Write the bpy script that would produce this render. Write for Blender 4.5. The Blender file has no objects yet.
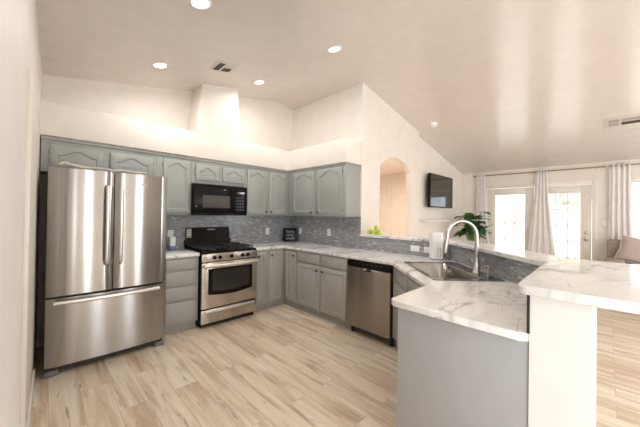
import bpy, bmesh, math, random
from mathutils import Vector, Matrix
random.seed(7)
S = bpy.context.scene
COL = S.collection
R = math.radians

# ------------------------------------------------------------------ camera
CAMP = Vector((-3.246, -4.0662, 1.4054))
YAW, PITCH, ROLL = 0.7755, 0.0071, 0.0143
fw = Vector((math.sin(YAW), math.cos(YAW), 0)); rt = Vector((math.cos(YAW), -math.sin(YAW), 0)); up = Vector((0, 0, 1))
f2 = fw * math.cos(PITCH) + up * math.sin(PITCH); u2 = up * math.cos(PITCH) - fw * math.sin(PITCH)
r3 = rt * math.cos(ROLL) + u2 * math.sin(ROLL); u3 = u2 * math.cos(ROLL) - rt * math.sin(ROLL)
cam = bpy.data.cameras.new('camera'); camo = bpy.data.objects.new('camera', cam); COL.objects.link(camo)
camo.matrix_world = Matrix(((r3.x, u3.x, -f2.x, CAMP.x), (r3.y, u3.y, -f2.y, CAMP.y), (r3.z, u3.z, -f2.z, CAMP.z), (0, 0, 0, 1)))
cam.sensor_width = 36; cam.lens = 281.0 / 640 * 36; cam.shift_y = -0.0025; cam.clip_start = 0.01
S.camera = camo

# ------------------------------------------------------------------ world, lights, exposure
W = bpy.data.worlds.new('world'); S.world = W; W.use_nodes = True
bg = W.node_tree.nodes['Background']; bg.inputs[0].default_value = (0.86, 0.93, 1.0, 1); bg.inputs[1].default_value = 4.3
S.view_settings.view_transform = 'Standard'; S.view_settings.look = 'None'
S.view_settings.exposure = -0.56; S.view_settings.gamma = 1
S.view_settings.use_curve_mapping = False
S.cycles.use_denoising = True
S.cycles.max_bounces = 8; S.cycles.diffuse_bounces = 5; S.cycles.glossy_bounces = 4; S.cycles.transparent_max_bounces = 12
S.cycles.sample_clamp_indirect = 6; S.cycles.caustics_reflective = False; S.cycles.caustics_refractive = False

def area(name, loc, rot, sx, sy, power, color=(1, 1, 1), spread=180, shape='RECTANGLE', portal=False):
    l = bpy.data.lights.new(name, 'AREA'); l.shape = shape; l.size = sx
    if shape == 'RECTANGLE': l.size_y = sy
    l.energy = power; l.color = color; l.spread = R(spread)
    if portal: l.cycles.is_portal = True
    o = bpy.data.objects.new(name, l); COL.objects.link(o); o.location = loc; o.rotation_euler = rot
    return o
# unseen lamps added for fill and refrigerator streaks; portals at the east doors/window
area('added_south_lamp', (-2.42, -7.85, 1.35), (R(90), 0, 0), 0.34, 2.1, 34, (0.93, 0.97, 1.0))
area('added_south_lamp', (-0.95, -7.85, 1.35), (R(90), 0, 0), 0.5, 2.1, 40, (0.93, 0.97, 1.0))
area('added_west_lamp', (-3.25, -6.3, 1.35), (0, R(-90), 0), 1.9, 2.2, 118, (0.95, 0.98, 1.0))  # fill lamp added at an invented opening in the west wall
area('added_south_lamp', (3.3, -7.85, 1.4), (R(90), 0, 0), 1.0, 2.0, 90, (0.95, 0.98, 1.0))  # wider fill lamp, also added out of view
sun = bpy.data.lights.new('sun', 'SUN'); sun.energy = 9; sun.angle = R(1); sun.color = (1, .97, .92)
suno = bpy.data.objects.new('sun', sun); COL.objects.link(suno); suno.rotation_euler = Vector((.12, .05, -1)).to_track_quat('-Z', 'Y').to_euler()
area('portal_door', (4.44, -2.98, 1.0), (0, R(90), 0), 2.0, 1.8, 1, portal=True)
area('portal_window', (4.44, -5.2, 1.5), (0, R(90), 0), 1.3, 1.6, 1, portal=True)

# ------------------------------------------------------------------ materials
def nodes_of(m): return m.node_tree.nodes, m.node_tree.links
def mat(name, col, rough=.5, metal=0., bump=0., bscale=200., spec=.5, coat=0., emit=None, estr=0., var=0., vscale=6.):
    m = bpy.data.materials.new(name); m.use_nodes = True; N, L = nodes_of(m); b = N['Principled BSDF']
    b.inputs['Base Color'].default_value = (*col, 1); b.inputs['Roughness'].default_value = rough
    b.inputs['Metallic'].default_value = metal; b.inputs['Specular IOR Level'].default_value = spec
    b.inputs['Coat Weight'].default_value = coat
    tc = N.new('ShaderNodeTexCoord')
    nz = N.new('ShaderNodeTexNoise'); nz.inputs['Scale'].default_value = vscale; nz.inputs['Detail'].default_value = 4
    L.new(tc.outputs['Object'], nz.inputs['Vector'])
    v = var if var else .03
    cr = N.new('ShaderNodeValToRGB')
    cr.color_ramp.elements[0].position = .3; cr.color_ramp.elements[1].position = .7
    cr.color_ramp.elements[0].color = (*[c * (1 - v) for c in col], 1); cr.color_ramp.elements[1].color = (*[min(1, c * (1 + v)) for c in col], 1)
    L.new(nz.outputs['Fac'], cr.inputs['Fac']); L.new(cr.outputs['Color'], b.inputs['Base Color'])
    if bump:
        n2 = N.new('ShaderNodeTexNoise'); n2.inputs['Scale'].default_value = bscale; n2.inputs['Detail'].default_value = 3
        L.new(tc.outputs['Object'], n2.inputs['Vector'])
        bp = N.new('ShaderNodeBump'); bp.inputs['Strength'].default_value = bump; bp.inputs['Distance'].default_value = .004
        L.new(n2.outputs['Fac'], bp.inputs['Height']); L.new(bp.outputs['Normal'], b.inputs['Normal'])
    if emit:
        b.inputs['Emission Color'].default_value = (*emit, 1); b.inputs['Emission Strength'].default_value = estr
    return m

def steel(name, col, rough, horiz=True, aniso=.75):
    m = mat(name, col, rough, 1.0); N, L = nodes_of(m); b = N['Principled BSDF']
    b.inputs['Anisotropic'].default_value = aniso; b.inputs['Anisotropic Rotation'].default_value = .25
    t = N.new('ShaderNodeTangent'); t.direction_type = 'RADIAL'; t.axis = 'Z'
    L.new(t.outputs[0], b.inputs['Tangent']); b.inputs['Anisotropic Rotation'].default_value = .25 if horiz else 0
    tc = N.new('ShaderNodeTexCoord'); mp = N.new('ShaderNodeMapping'); mp.inputs['Scale'].default_value = (3, 3, 900)
    nz = N.new('ShaderNodeTexNoise'); nz.inputs['Scale'].default_value = 1; nz.inputs['Detail'].default_value = 2
    L.new(tc.outputs['Object'], mp.inputs['Vector']); L.new(mp.outputs[0], nz.inputs['Vector'])
    mr = N.new('ShaderNodeMapRange'); mr.inputs['To Min'].default_value = rough * .85; mr.inputs['To Max'].default_value = rough * 1.2
    L.new(nz.outputs['Fac'], mr.inputs['Value']); L.new(mr.outputs[0], b.inputs['Roughness'])
    return m

def marble(name, scale=1.0):
    m = bpy.data.materials.new(name); m.use_nodes = True; N, L = nodes_of(m); b = N['Principled BSDF']
    b.inputs['Roughness'].default_value = .12
    tc = N.new('ShaderNodeTexCoord')
    mp = N.new('ShaderNodeMapping'); mp.inputs['Rotation'].default_value = (0, 0, R(38)); mp.inputs['Scale'].default_value = (1.0 * scale, 1.9 * scale, 1.4 * scale)
    L.new(tc.outputs['Object'], mp.inputs['Vector'])
    def vein(sc, width, dist, seed, strength):
        off = N.new('ShaderNodeMapping'); off.inputs['Location'].default_value = (seed, seed * 1.7, seed * .3); L.new(mp.outputs[0], off.inputs['Vector'])
        n = N.new('ShaderNodeTexNoise'); n.inputs['Scale'].default_value = sc; n.inputs['Detail'].default_value = 3.2; n.inputs['Roughness'].default_value = .5; n.inputs['Distortion'].default_value = dist
        L.new(off.outputs[0], n.inputs['Vector'])
        a = N.new('ShaderNodeMath'); a.operation = 'SUBTRACT'; a.inputs[1].default_value = .5; L.new(n.outputs['Fac'], a.inputs[0])
        c = N.new('ShaderNodeMath'); c.operation = 'ABSOLUTE'; L.new(a.outputs[0], c.inputs[0])
        r = N.new('ShaderNodeMapRange'); r.interpolation_type = 'SMOOTHSTEP'; r.inputs['From Min'].default_value = 0; r.inputs['From Max'].default_value = width
        r.inputs['To Min'].default_value = strength; r.inputs['To Max'].default_value = 0
        L.new(c.outputs[0], r.inputs['Value'])
        # veins fade in and out
        n2 = N.new('ShaderNodeTexNoise'); n2.inputs['Scale'].default_value = sc * 1.3; n2.inputs['Detail'].default_value = 2; L.new(off.outputs[0], n2.inputs['Vector'])
        r2 = N.new('ShaderNodeMapRange'); r2.inputs['From Min'].default_value = .42; r2.inputs['From Max'].default_value = .62; L.new(n2.outputs['Fac'], r2.inputs['Value'])
        mu = N.new('ShaderNodeMath'); mu.operation = 'MULTIPLY'; L.new(r.outputs[0], mu.inputs[0]); L.new(r2.outputs[0], mu.inputs[1])
        return mu.outputs[0]
    v1 = vein(1.7, .032, 1.2, 3.1, .62); v2 = vein(2.9, .020, 1.0, 9.4, .42); v3 = vein(1.0, .085, .8, 5.2, .50)
    s1 = N.new('ShaderNodeMath'); s1.operation = 'ADD'; L.new(v1, s1.inputs[0]); L.new(v2, s1.inputs[1])
    s2 = N.new('ShaderNodeMath'); s2.operation = 'ADD'; s2.use_clamp = True; L.new(s1.outputs[0], s2.inputs[0]); L.new(v3, s2.inputs[1])
    mx = N.new('ShaderNodeMix'); mx.data_type = 'RGBA'
    mx.inputs['A'].default_value = (.90, .90, .895, 1); mx.inputs['B'].default_value = (.27, .27, .28, 1)
    L.new(s2.outputs[0], mx.inputs['Factor']); L.new(mx.outputs['Result'], b.inputs['Base Color'])
    return m

def tile(name, ustretch=1.0):
    m = bpy.data.materials.new(name); m.use_nodes = True; N, L = nodes_of(m); b = N['Principled BSDF']
    tc = N.new('ShaderNodeTexCoord'); sp = N.new('ShaderNodeSeparateXYZ'); L.new(tc.outputs['Object'], sp.inputs[0])
    ad = N.new('ShaderNodeMath'); ad.operation = 'ADD'; L.new(sp.outputs['X'], ad.inputs[0]); L.new(sp.outputs['Y'], ad.inputs[1])
    mu = N.new('ShaderNodeMath'); mu.operation = 'MULTIPLY'; mu.inputs[1].default_value = ustretch; L.new(ad.outputs[0], mu.inputs[0])
    cb = N.new('ShaderNodeCombineXYZ'); L.new(mu.outputs[0], cb.inputs['X']); L.new(sp.outputs['Z'], cb.inputs['Y'])
    br = N.new('ShaderNodeTexBrick'); br.inputs['Scale'].default_value = 1
    br.inputs['Brick Width'].default_value = .062; br.inputs['Row Height'].default_value = .0135; br.inputs['Mortar Size'].default_value = .0008
    br.inputs['Color1'].default_value = (0, 0, 0, 1); br.inputs['Color2'].default_value = (1, 1, 1, 1); br.inputs['Mortar'].default_value = (.5, .5, .5, 1)
    br.offset = .37; br.offset_frequency = 2; br.squash = .6; br.squash_frequency = 3
    L.new(cb.outputs[0], br.inputs['Vector'])
    cr = N.new('ShaderNodeValToRGB'); cr.color_ramp.interpolation = 'CONSTANT'
    e = cr.color_ramp.elements; e[0].position = 0; e[0].color = (.27, .272, .285, 1); e[1].position = .3; e[1].color = (.35, .355, .365, 1)
    for p, c in ((.5, (.31, .315, .33)), (.7, (.42, .425, .435)), (.84, (.37, .36, .35)), (.955, (.60, .61, .64))):
        x = e.new(p); x.color = (*c, 1)
    L.new(br.outputs['Color'], cr.inputs['Fac'])
    mx = N.new('ShaderNodeMix'); mx.data_type = 'RGBA'; mx.inputs['B'].default_value = (.30, .30, .31, 1)
    L.new(br.outputs['Fac'], mx.inputs['Factor']); L.new(cr.outputs['Color'], mx.inputs['A']); L.new(mx.outputs['Result'], b.inputs['Base Color'])
    b.inputs['Roughness'].default_value = .22
    bp = N.new('ShaderNodeBump'); bp.invert = True; bp.inputs['Strength'].default_value = .3; bp.inputs['Distance'].default_value = .002
    L.new(br.outputs['Fac'], bp.inputs['Height']); L.new(bp.outputs['Normal'], b.inputs['Normal'])
    return m

def plank(name):
    m = bpy.data.materials.new(name); m.use_nodes = True; N, L = nodes_of(m); b = N['Principled BSDF']
    tc = N.new('ShaderNodeTexCoord'); sp = N.new('ShaderNodeSeparateXYZ'); L.new(tc.outputs['Object'], sp.inputs[0])
    cb = N.new('ShaderNodeCombineXYZ'); L.new(sp.outputs['Y'], cb.inputs['X']); L.new(sp.outputs['X'], cb.inputs['Y'])
    br = N.new('ShaderNodeTexBrick'); br.inputs['Scale'].default_value = 1
    br.inputs['Brick Width'].default_value = 1.22; br.inputs['Row Height'].default_value = .178; br.inputs['Mortar Size'].default_value = .0014
    br.inputs['Color1'].default_value = (0, 0, 0, 1); br.inputs['Color2'].default_value = (1, 1, 1, 1); br.inputs['Mortar'].default_value = (.5, .5, .5, 1)
    br.offset = .38; br.offset_frequency = 2
    L.new(cb.outputs[0], br.inputs['Vector'])
    # each plank gets its own offset so the grain breaks at the joints
    sh = N.new('ShaderNodeVectorMath'); sh.operation = 'SCALE'; sh.inputs['Scale'].default_value = 13.7; L.new(br.outputs['Color'], sh.inputs[0])
    av = N.new('ShaderNodeVectorMath'); av.operation = 'ADD'; L.new(cb.outputs[0], av.inputs[0]); L.new(sh.outputs[0], av.inputs[1])
    def noise(sx, sy, det, dist, rough=.55):
        mp = N.new('ShaderNodeMapping'); mp.inputs['Scale'].default_value = (sx, sy, 1); L.new(av.outputs[0], mp.inputs['Vector'])
        n = N.new('ShaderNodeTexNoise'); n.inputs['Scale'].default_value = 1; n.inputs['Detail'].default_value = det; n.inputs['Distortion'].default_value = dist; n.inputs['Roughness'].default_value = rough
        L.new(mp.outputs[0], n.inputs['Vector']); return n.outputs['Fac']
    base = N.new('ShaderNodeValToRGB'); e = base.color_ramp.elements
    e[0].position = 0; e[0].color = (.66, .52, .38, 1); e[1].position = 1; e[1].color = (.83, .73, .60, 1)
    x = e.new(.5); x.color = (.76, .635, .485, 1)
    L.new(br.outputs['Color'], base.inputs['Fac'])
    def over(prev, fac, col, lo, hi, amt):
        mr = N.new('ShaderNodeMapRange'); mr.inputs['From Min'].default_value = lo; mr.inputs['From Max'].default_value = hi; mr.inputs['To Max'].default_value = amt
        L.new(fac, mr.inputs['Value'])
        mx = N.new('ShaderNodeMix'); mx.data_type = 'RGBA'; mx.inputs['B'].default_value = (*col, 1)
        L.new(mr.outputs[0], mx.inputs['Factor']); L.new(prev, mx.inputs['A']); return mx.outputs['Result']
    c = base.outputs['Color']
    c = over(c, noise(1.1, 9, 5, .8), (.46, .32, .21), .47, .70, .85)
    c = over(c, noise(1.6, 30, 4, .2), (.90, .84, .75), .5, .68, .6)
    c = over(c, noise(2.4, 20, 3, 1.4, .7), (.26, .16, .10), .62, .74, .8)
    mx = N.new('ShaderNodeMix'); mx.data_type = 'RGBA'; mx.inputs['B'].default_value = (.50, .37, .26, 1)
    L.new(br.outputs['Fac'], mx.inputs['Factor']); L.new(c, mx.inputs['A']); L.new(mx.outputs['Result'], b.inputs['Base Color'])
    b.inputs['Roughness'].default_value = .36
    bp = N.new('ShaderNodeBump'); bp.inputs['Strength'].default_value = .12; bp.inputs['Distance'].default_value = .002
    L.new(noise(3, 90, 3, .2), bp.inputs['Height']); L.new(bp.outputs['Normal'], b.inputs['Normal'])
    return m

def glass_mat(name, tint=(1, 1, 1), refl=.08):
    m = bpy.data.materials.new(name); m.use_nodes = True; N, L = nodes_of(m); N.remove(N['Principled BSDF'])
    t = N.new('ShaderNodeBsdfTransparent'); t.inputs[0].default_value = (*tint, 1)
    g = N.new('ShaderNodeBsdfGlossy'); g.inputs['Roughness'].default_value = .02
    lw = N.new('ShaderNodeFresnel'); lw.inputs['IOR'].default_value = 1.3
    mx = N.new('ShaderNodeMixShader'); L.new(lw.outputs[0], mx.inputs[0]); L.new(t.outputs[0], mx.inputs[1]); L.new(g.outputs[0], mx.inputs[2])
    L.new(mx.outputs[0], N['Material Output'].inputs['Surface'])
    return m

def block_mat(name):
    m = mat(name, (.66, .60, .54), .9); N, L = nodes_of(m); b = N['Principled BSDF']
    tc = N.new('ShaderNodeTexCoord'); sp = N.new('ShaderNodeSeparateXYZ'); L.new(tc.outputs['Object'], sp.inputs[0])
    cb = N.new('ShaderNodeCombineXYZ'); L.new(sp.outputs['Y'], cb.inputs['X']); L.new(sp.outputs['Z'], cb.inputs['Y'])
    br = N.new('ShaderNodeTexBrick'); br.inputs['Scale'].default_value = 1; br.inputs['Brick Width'].default_value = .4; br.inputs['Row Height'].default_value = .2; br.inputs['Mortar Size'].default_value = .008
    br.inputs['Color1'].default_value = (.70, .63, .56, 1); br.inputs['Color2'].default_value = (.62, .56, .50, 1); br.inputs['Mortar'].default_value = (.45, .41, .38, 1)
    L.new(cb.outputs[0], br.inputs['Vector']); L.new(br.outputs['Color'], b.inputs['Base Color'])
    return m

M = {}
M['wall'] = mat('wall_paint', (.84, .785, .72), .55, bump=.05, bscale=90)
M['white_wall'] = mat('white_wall_paint', (.86, .85, .84), .5, bump=.06, bscale=90)
M['hall'] = mat('hall_wall_paint', (.86, .80, .74), .55, bump=.1, bscale=90)
M['ceiling'] = mat('ceiling_paint', (.76, .695, .64), .20, bump=.03, bscale=30, spec=.65)
M['trim'] = mat('trim_paint', (.84, .80, .74), .35)
M['door'] = mat('door_paint', (.84, .79, .72), .35)
M['upper'] = mat('upper_cabinet_paint', (.355, .367, .350), .38)
M['lower'] = mat('lower_cabinet_paint', (.385, .385, .372), .38)
M['panel'] = mat('peninsula_panel_paint', (.40, .405, .415), .45)
M['steel'] = steel('brushed_steel', (.40, .385, .372), .19, aniso=1.0)
M['steel_dark'] = steel('dark_brushed_steel', (.34, .30, .265), .25, aniso=1.0)
M['steel_range'] = steel('range_steel', (.60, .55, .50), .25, aniso=1.0)
M['chrome'] = mat('satin_nickel', (.55, .53, .51), .30, 1.0)
M['sink'] = mat('sink_steel', (.30, .28, .265), .18, 1.0)
M['bright'] = mat('polished_handle', (.86, .83, .80), .34, 1.0)
M['black'] = mat('black_enamel', (.009, .008, .008), .22, spec=.12)
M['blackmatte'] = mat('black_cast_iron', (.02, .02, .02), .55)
M['darkgrey'] = mat('dark_grey_cabinet', (.035, .035, .038), .4)
M['greyfoot'] = mat('grey_plastic', (.16, .16, .165), .5)
M['blackglass'] = mat('black_glass', (.02, .018, .017), .05, spec=.7)
M['ovenglass'] = mat('oven_glass', (.035, .032, .028), .06, spec=.6)
M['mwglass'] = mat('microwave_window', (.085, .075, .07), .4, spec=.2)
M['knob'] = mat('dark_bronze', (.05, .045, .04), .35, .8)
M['bolt'] = mat('hinge_metal', (.25, .25, .25), .4, .8)
M['marble'] = marble('marble_laminate')
M['tile'] = tile('mosaic_tile'); M['tile_diag'] = tile('mosaic_tile_diagonal', .7071)
M['floor'] = plank('oak_planks')
M['glass'] = glass_mat('window_glass')
M['white'] = mat('white_plastic', (.90, .90, .89), .35)
M['slot'] = mat('slot_shadow_grey', (.30, .29, .28), .5)
M['lens'] = mat('lamp_lens', (.9, .9, .9), .4, emit=(1, .98, .95), estr=14)
M['screen'] = mat('screen_glass', (.012, .011, .011), .07, spec=.6)
M['curtain'] = mat('linen_curtain', (.80, .775, .75), .85, bump=.2, bscale=500)
M['rod'] = mat('brass_rod', (.45, .33, .22), .4, .6)
M['leaf'] = mat('dark_leaf', (.045, .17, .035), .35, var=.5, vscale=5)
M['leaf2'] = mat('light_leaf', (.11, .21, .05), .4, var=.4, vscale=5)
M['pot'] = mat('white_pot', (.7, .68, .66), .4)
M['soil'] = mat('potting_soil', (.05, .035, .025), .9)
M['fruit'] = mat('green_apple_skin', (.50, .66, .04), .3, var=.25, vscale=20)
M['fruit2'] = mat('yellow_green_apple_skin', (.66, .72, .05), .3, var=.2, vscale=20)
M['stem'] = mat('fruit_stem', (.10, .07, .03), .7)
M['sofa'] = mat('taupe_upholstery', (.34, .28, .24), .9, bump=.3, bscale=400)
M['pillow'] = mat('blush_pillow', (.50, .41, .37), .9, bump=.3, bscale=400)
M['fringe'] = mat('white_fringe', (.8, .78, .76), .9)
M['cloth'] = mat('beige_cloth', (.62, .56, .48), .9, bump=.4, bscale=300)
M['tan'] = mat('tan_wood', (.58, .42, .28), .5)
M['pale_wood'] = mat('weathered_pale_wood', (.62, .53, .45), .7)
M['card'] = mat('grey_card', (.45, .42, .37), .5)
M['grey_text'] = mat('pale_lettering', (.55, .55, .54), .6)
M['led'] = mat('display_digits', (.3, .5, .5), .5, emit=(.5, .9, .9), estr=.6)
M['ledr'] = mat('indicator_red', (.5, .2, .15), .5)
M['vent_dark'] = mat('vent_opening', (.07, .05, .04), .7)
M['vent_white'] = mat('vent_paint', (.72, .67, .62), .45)
M['blue'] = mat('blue_grey_plastic', (.20, .22, .38), .4)
M['block'] = block_mat('block_wall'); M['patio'] = mat('patio_concrete', (.62, .60, .57), .85, var=.1)
M['hedge'] = mat('tree_foliage', (.55, .56, .46), .8, var=.4, vscale=4)
M['bark'] = mat('tree_bark', (.20, .15, .11), .9)

# ------------------------------------------------------------------ helpers
def NB(): return bmesh.new()
def box(bm, x0, x1, y0, y1, z0, z1, bev=0., seg=2, mtx=None):
    t = bmesh.new()
    vs = [t.verts.new((x, y, z)) for z in (z0, z1) for y in (y0, y1) for x in (x0, x1)]
    for f in ((0, 2, 3, 1), (4, 5, 7, 6), (0, 1, 5, 4), (2, 6, 7, 3), (0, 4, 6, 2), (1, 3, 7, 5)): t.faces.new([vs[i] for i in f])
    if bev: bmesh.ops.bevel(t, geom=t.edges[:], offset=bev, segments=seg, profile=.5, affect='EDGES')
    if mtx: bmesh.ops.transform(t, matrix=mtx, verts=t.verts[:])
    merge(bm, t)
def merge(bm, t):
    mp = {v: bm.verts.new(v.co) for v in t.verts}
    for f in t.faces:
        try:
            nf = bm.faces.new([mp[v] for v in f.verts]); nf.smooth = f.smooth
        except ValueError: pass
    t.free()
def poly(bm, outer, z0, z1, holes=(), bev=0., seg=3):
    """vertical prism over a plan polygon, with holes"""
    t = bmesh.new(); edges = []
    for lp in [outer] + list(holes):
        vs = [t.verts.new((p[0], p[1], z0)) for p in lp]
        edges += [t.edges.new((vs[i], vs[(i + 1) % len(vs)])) for i in range(len(vs))]
    bmesh.ops.triangle_fill(t, use_beauty=True, use_dissolve=False, edges=edges)
    bmesh.ops.dissolve_limit(t, angle_limit=.01, verts=t.verts[:], edges=t.edges[:]) if not holes else None
    ext = bmesh.ops.extrude_face_region(t, geom=t.faces[:])
    nv = [g for g in ext['geom'] if isinstance(g, bmesh.types.BMVert)]
    bmesh.ops.translate(t, verts=nv, vec=(0, 0, z1 - z0))
    bmesh.ops.recalc_face_normals(t, faces=t.faces[:])
    if bev:
        ed = [e for e in t.edges if len(e.link_faces) == 2 and e.calc_face_angle(0) > .5]
        bmesh.ops.bevel(t, geom=ed, offset=bev, segments=seg, profile=.5, affect='EDGES')
    merge(bm, t)
def prism(bm, pts, d0, d1, axis='y', bev=0.):
    """prism over a polygon drawn in the xz (axis y) or yz (axis x) plane"""
    t = bmesh.new(); poly(t, pts, d0, d1, bev=bev)
    if axis == 'y': mt = Matrix(((1, 0, 0, 0), (0, 0, 1, 0), (0, 1, 0, 0), (0, 0, 0, 1)))
    else: mt = Matrix(((0, 0, 1, 0), (1, 0, 0, 0), (0, 1, 0, 0), (0, 0, 0, 1)))
    bmesh.ops.transform(t, matrix=mt, verts=t.verts[:]); bmesh.ops.recalc_face_normals(t, faces=t.faces[:])
    merge(bm, t)
def tube(bm, pts, r, n=10, cap=True, flat=1.0):
    pts = [Vector(p) for p in pts]; rr = r if isinstance(r, (list, tuple)) else [r] * len(pts)
    t = bmesh.new(); rings = []; nrm = None
    for i, p in enumerate(pts):
        d = (pts[min(i + 1, len(pts) - 1)] - pts[max(i - 1, 0)]).normalized()
        if nrm is None: nrm = d.orthogonal().normalized() if abs(d.z) > .9 else Vector((0, 0, 1)).cross(d).normalized()
        nrm = (nrm - d * nrm.dot(d)).normalized(); bn = d.cross(nrm)
        rings.append([t.verts.new(p + nrm * math.cos(2 * math.pi * k / n) * rr[i] + bn * math.sin(2 * math.pi * k / n) * rr[i] * flat) for k in range(n)])
    for a, b_ in zip(rings, rings[1:]):
        for k in range(n):
            f = t.faces.new((a[k], a[(k + 1) % n], b_[(k + 1) % n], b_[k])); f.smooth = True
    if cap: t.faces.new(rings[0][::-1]); t.faces.new(rings[-1])
    bmesh.ops.recalc_face_normals(t, faces=t.faces[:]); merge(bm, t)
def lathe(bm, prof, n=24, mtx=None, smooth=True):
    t = bmesh.new(); rings = []
    for r, z in prof:
        rings.append([t.verts.new((r * math.cos(2 * math.pi * k / n), r * math.sin(2 * math.pi * k / n), z)) for k in range(n)] if r > 1e-6 else [t.verts.new((0, 0, z))])
    for a, b_ in zip(rings, rings[1:]):
        for k in range(n):
            q = []
            for v in (a[k % len(a)], a[(k + 1) % len(a)], b_[(k + 1) % len(b_)], b_[k % len(b_)]):
                if v not in q: q.append(v)
            if len(q) > 2:
                f = t.faces.new(q); f.smooth = smooth
    if mtx: bmesh.ops.transform(t, matrix=mtx, verts=t.verts[:])
    bmesh.ops.recalc_face_normals(t, faces=t.faces[:]); merge(bm, t)
def obj(name, bm, m, parent=None, smooth=None):
    me = bpy.data.meshes.new(name); bmesh.ops.recalc_face_normals(bm, faces=bm.faces[:]) ; bm.to_mesh(me); bm.free()
    me.materials.append(M[m] if isinstance(m, str) else m)
    me.set_sharp_from_angle(angle=R(48))
    if smooth is not None:
        for p in me.polygons: p.use_smooth = smooth
    o = bpy.data.objects.new(name, me); COL.objects.link(o)
    if parent: o.parent = parent
    return o
def thing(name, label, cat, loc=(0, 0, 0), rz=0, group=None, rot=None):
    o = bpy.data.objects.new(name, None); COL.objects.link(o); o.location = loc; o.rotation_euler = rot if rot else (0, 0, rz)
    o['label'] = label; o['category'] = cat; o.empty_display_size = .05
    if group: o['group'] = group
    return o
def tag(o, label, cat, group=None):
    o['label'] = label; o['category'] = cat
    if group: o['group'] = group
    return o
def struct(name, bm, m, parent=None):
    o = obj(name, bm, m, parent)
    if parent is None: o['kind'] = 'structure'
    return o
def copy_tree(o, loc, label, rot=None):
    r = o.copy(); COL.objects.link(r); r.location = loc; r['label'] = label
    if rot: r.rotation_euler = rot
    for ch in list(o.children):
        c = ch.copy(); COL.objects.link(c); c.parent = r
        for g in ch.children:
            d = g.copy(); COL.objects.link(d); d.parent = c
    return r

# ------------------------------------------------------------------ room geometry
XL, XF, YS = -3.30, 4.264, -8.0
XR, ZR, SL = -0.346, 3.379, 0.199
def zc(x): return ZR - SL * abs(x - XR)
YA, YT = -1.60, -1.52   # arch wall and television wall planes

b = NB(); box(b, XL - .6, XF + .02, YS - .1, 2.0, -.08, 0); struct('floor', b, 'floor')
b = NB(); prism(b, [(XL - .1, zc(XL - .1)), (XR, ZR), (XF + .15, zc(XF + .15)), (XF + .15, zc(XF) + .2), (XR, ZR + .25), (XL - .1, zc(XL) + .2)], YS - .1, .12, 'y')
struct('ceiling', b, 'ceiling')
# back wall
b = NB(); prism(b, [(XL - .1, 0), (.12, 0), (.12, zc(.12)), (XR, ZR), (XL - .1, zc(XL - .1))], 0, .12, 'y'); struct('wall_back', b, 'wall')
# soffit ledge over the cabinets, in an L
b = NB(); poly(b, [(XL, 0), (0, 0), (0, YA), (-.338, YA), (-.338, -.338), (XL, -.338)], 2.116, 2.449, bev=.012, seg=3); struct('wall_soffit', b, 'wall')
# tapered chase rising from the soffit over the range
t = NB()
zb, zt0, zt1 = 2.44, zc(-1.785) + .02, zc(-1.285) + .02
vb = [t.verts.new(p) for p in ((-1.865, -.336, zb), (-1.205, -.336, zb), (-1.205, 0, zb), (-1.865, 0, zb))]
vt = [t.verts.new(p) for p in ((-1.785, -.336, zt0), (-1.285, -.336, zt1), (-1.285, 0, zt1), (-1.785, 0, zt0))]
t.faces.new(vb[::-1]); t.faces.new(vt)
for i in range(4): t.faces.new((vb[i], vb[(i + 1) % 4], vt[(i + 1) % 4], vt[i]))
ed = [e for e in t.edges if abs(e.verts[0].co.z - e.verts[1].co.z) > .3 and e.verts[0].co.y < -.1]
bmesh.ops.bevel(t, geom=ed, offset=.015, segments=3, profile=.5, affect='EDGES')
struct('wall_chase', t, 'wall')
# east wall of the kitchen (full height part) 
b = NB(); prism(b, [(YA + .08, 0), (0, 0), (0, zc(.06) + .03), (YA + .08, zc(.06) + .03)], 0, .12, 'x')
struct('wall_right', b, 'wall')
# wall with the arched opening
def arch_loop(x0, x1, zs, rise, n=16):
    w = (x1 - x0) / 2; rad = (w * w + rise * rise) / (2 * rise); cx = (x0 + x1) / 2; a0 = math.asin(w / rad)
    return [(cx + rad * math.sin(a), zs + rise - rad + rad * math.cos(a)) for a in [a0 - 2 * a0 * k / n for k in range(n + 1)]]
al = arch_loop(.462, 1.43, 2.17, .19)
b = NB(); prism(b, [(.0, 0), (.462, 0)] + al[::-1] + [(1.43, 0), (1.755, 0), (1.755, zc(1.755)), (0, zc(0))], YA, YA + .08, 'y'); struct('wall_arch', b, 'wall')
# television wall, set back a little
b = NB(); prism(b, [(1.70, 0), (XF, 0), (XF, zc(XF)), (1.70, zc(1.70))], YT, YT + .12, 'y'); struct('wall_television', b, 'wall')
# hallway behind the arch
b = NB(); box(b, .12, 3.2, .55, .65, 0, 2.5); struct('wall_hall', b, 'hall')
b = NB(); box(b, 3.1, 3.2, YT + .11, .55, 0, 2.5); struct('wall_hall_end', b, 'hall')
b = NB(); box(b, .121, .16, YT + .002, .55, 0, 2.5); struct('wall_hall_side', b, 'hall')
b = NB(); box(b, .121, 3.2, YT + .002, .65, 2.44, 2.54); struct('ceiling_hall', b, 'hall')
# hallway door with casing and two panels, in the hall's end wall
for nm, (y0, y1) in (('trim_1', (-.20, -.12)), ('trim_2', (.47, .54))):
    b = NB(); box(b, 3.075, 3.10, y0, y1, 0, 2.1, .006); struct(nm, b, 'trim')
b = NB(); box(b, 3.075, 3.10, -.20, .54, 2.1, 2.17, .006); struct('trim_3', b, 'trim')
b = NB(); box(b, 3.085, 3.10, -.12, .47, .01, 2.1)
for z0, z1 in ((.2, .95), (1.05, 1.95)):
    for y0, y1 in ((-.05, .14), (.22, .40)): box(b, 3.077, 3.085, y0, y1, z0, z1, .005)
struct('door_3', b, 'door')
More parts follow.
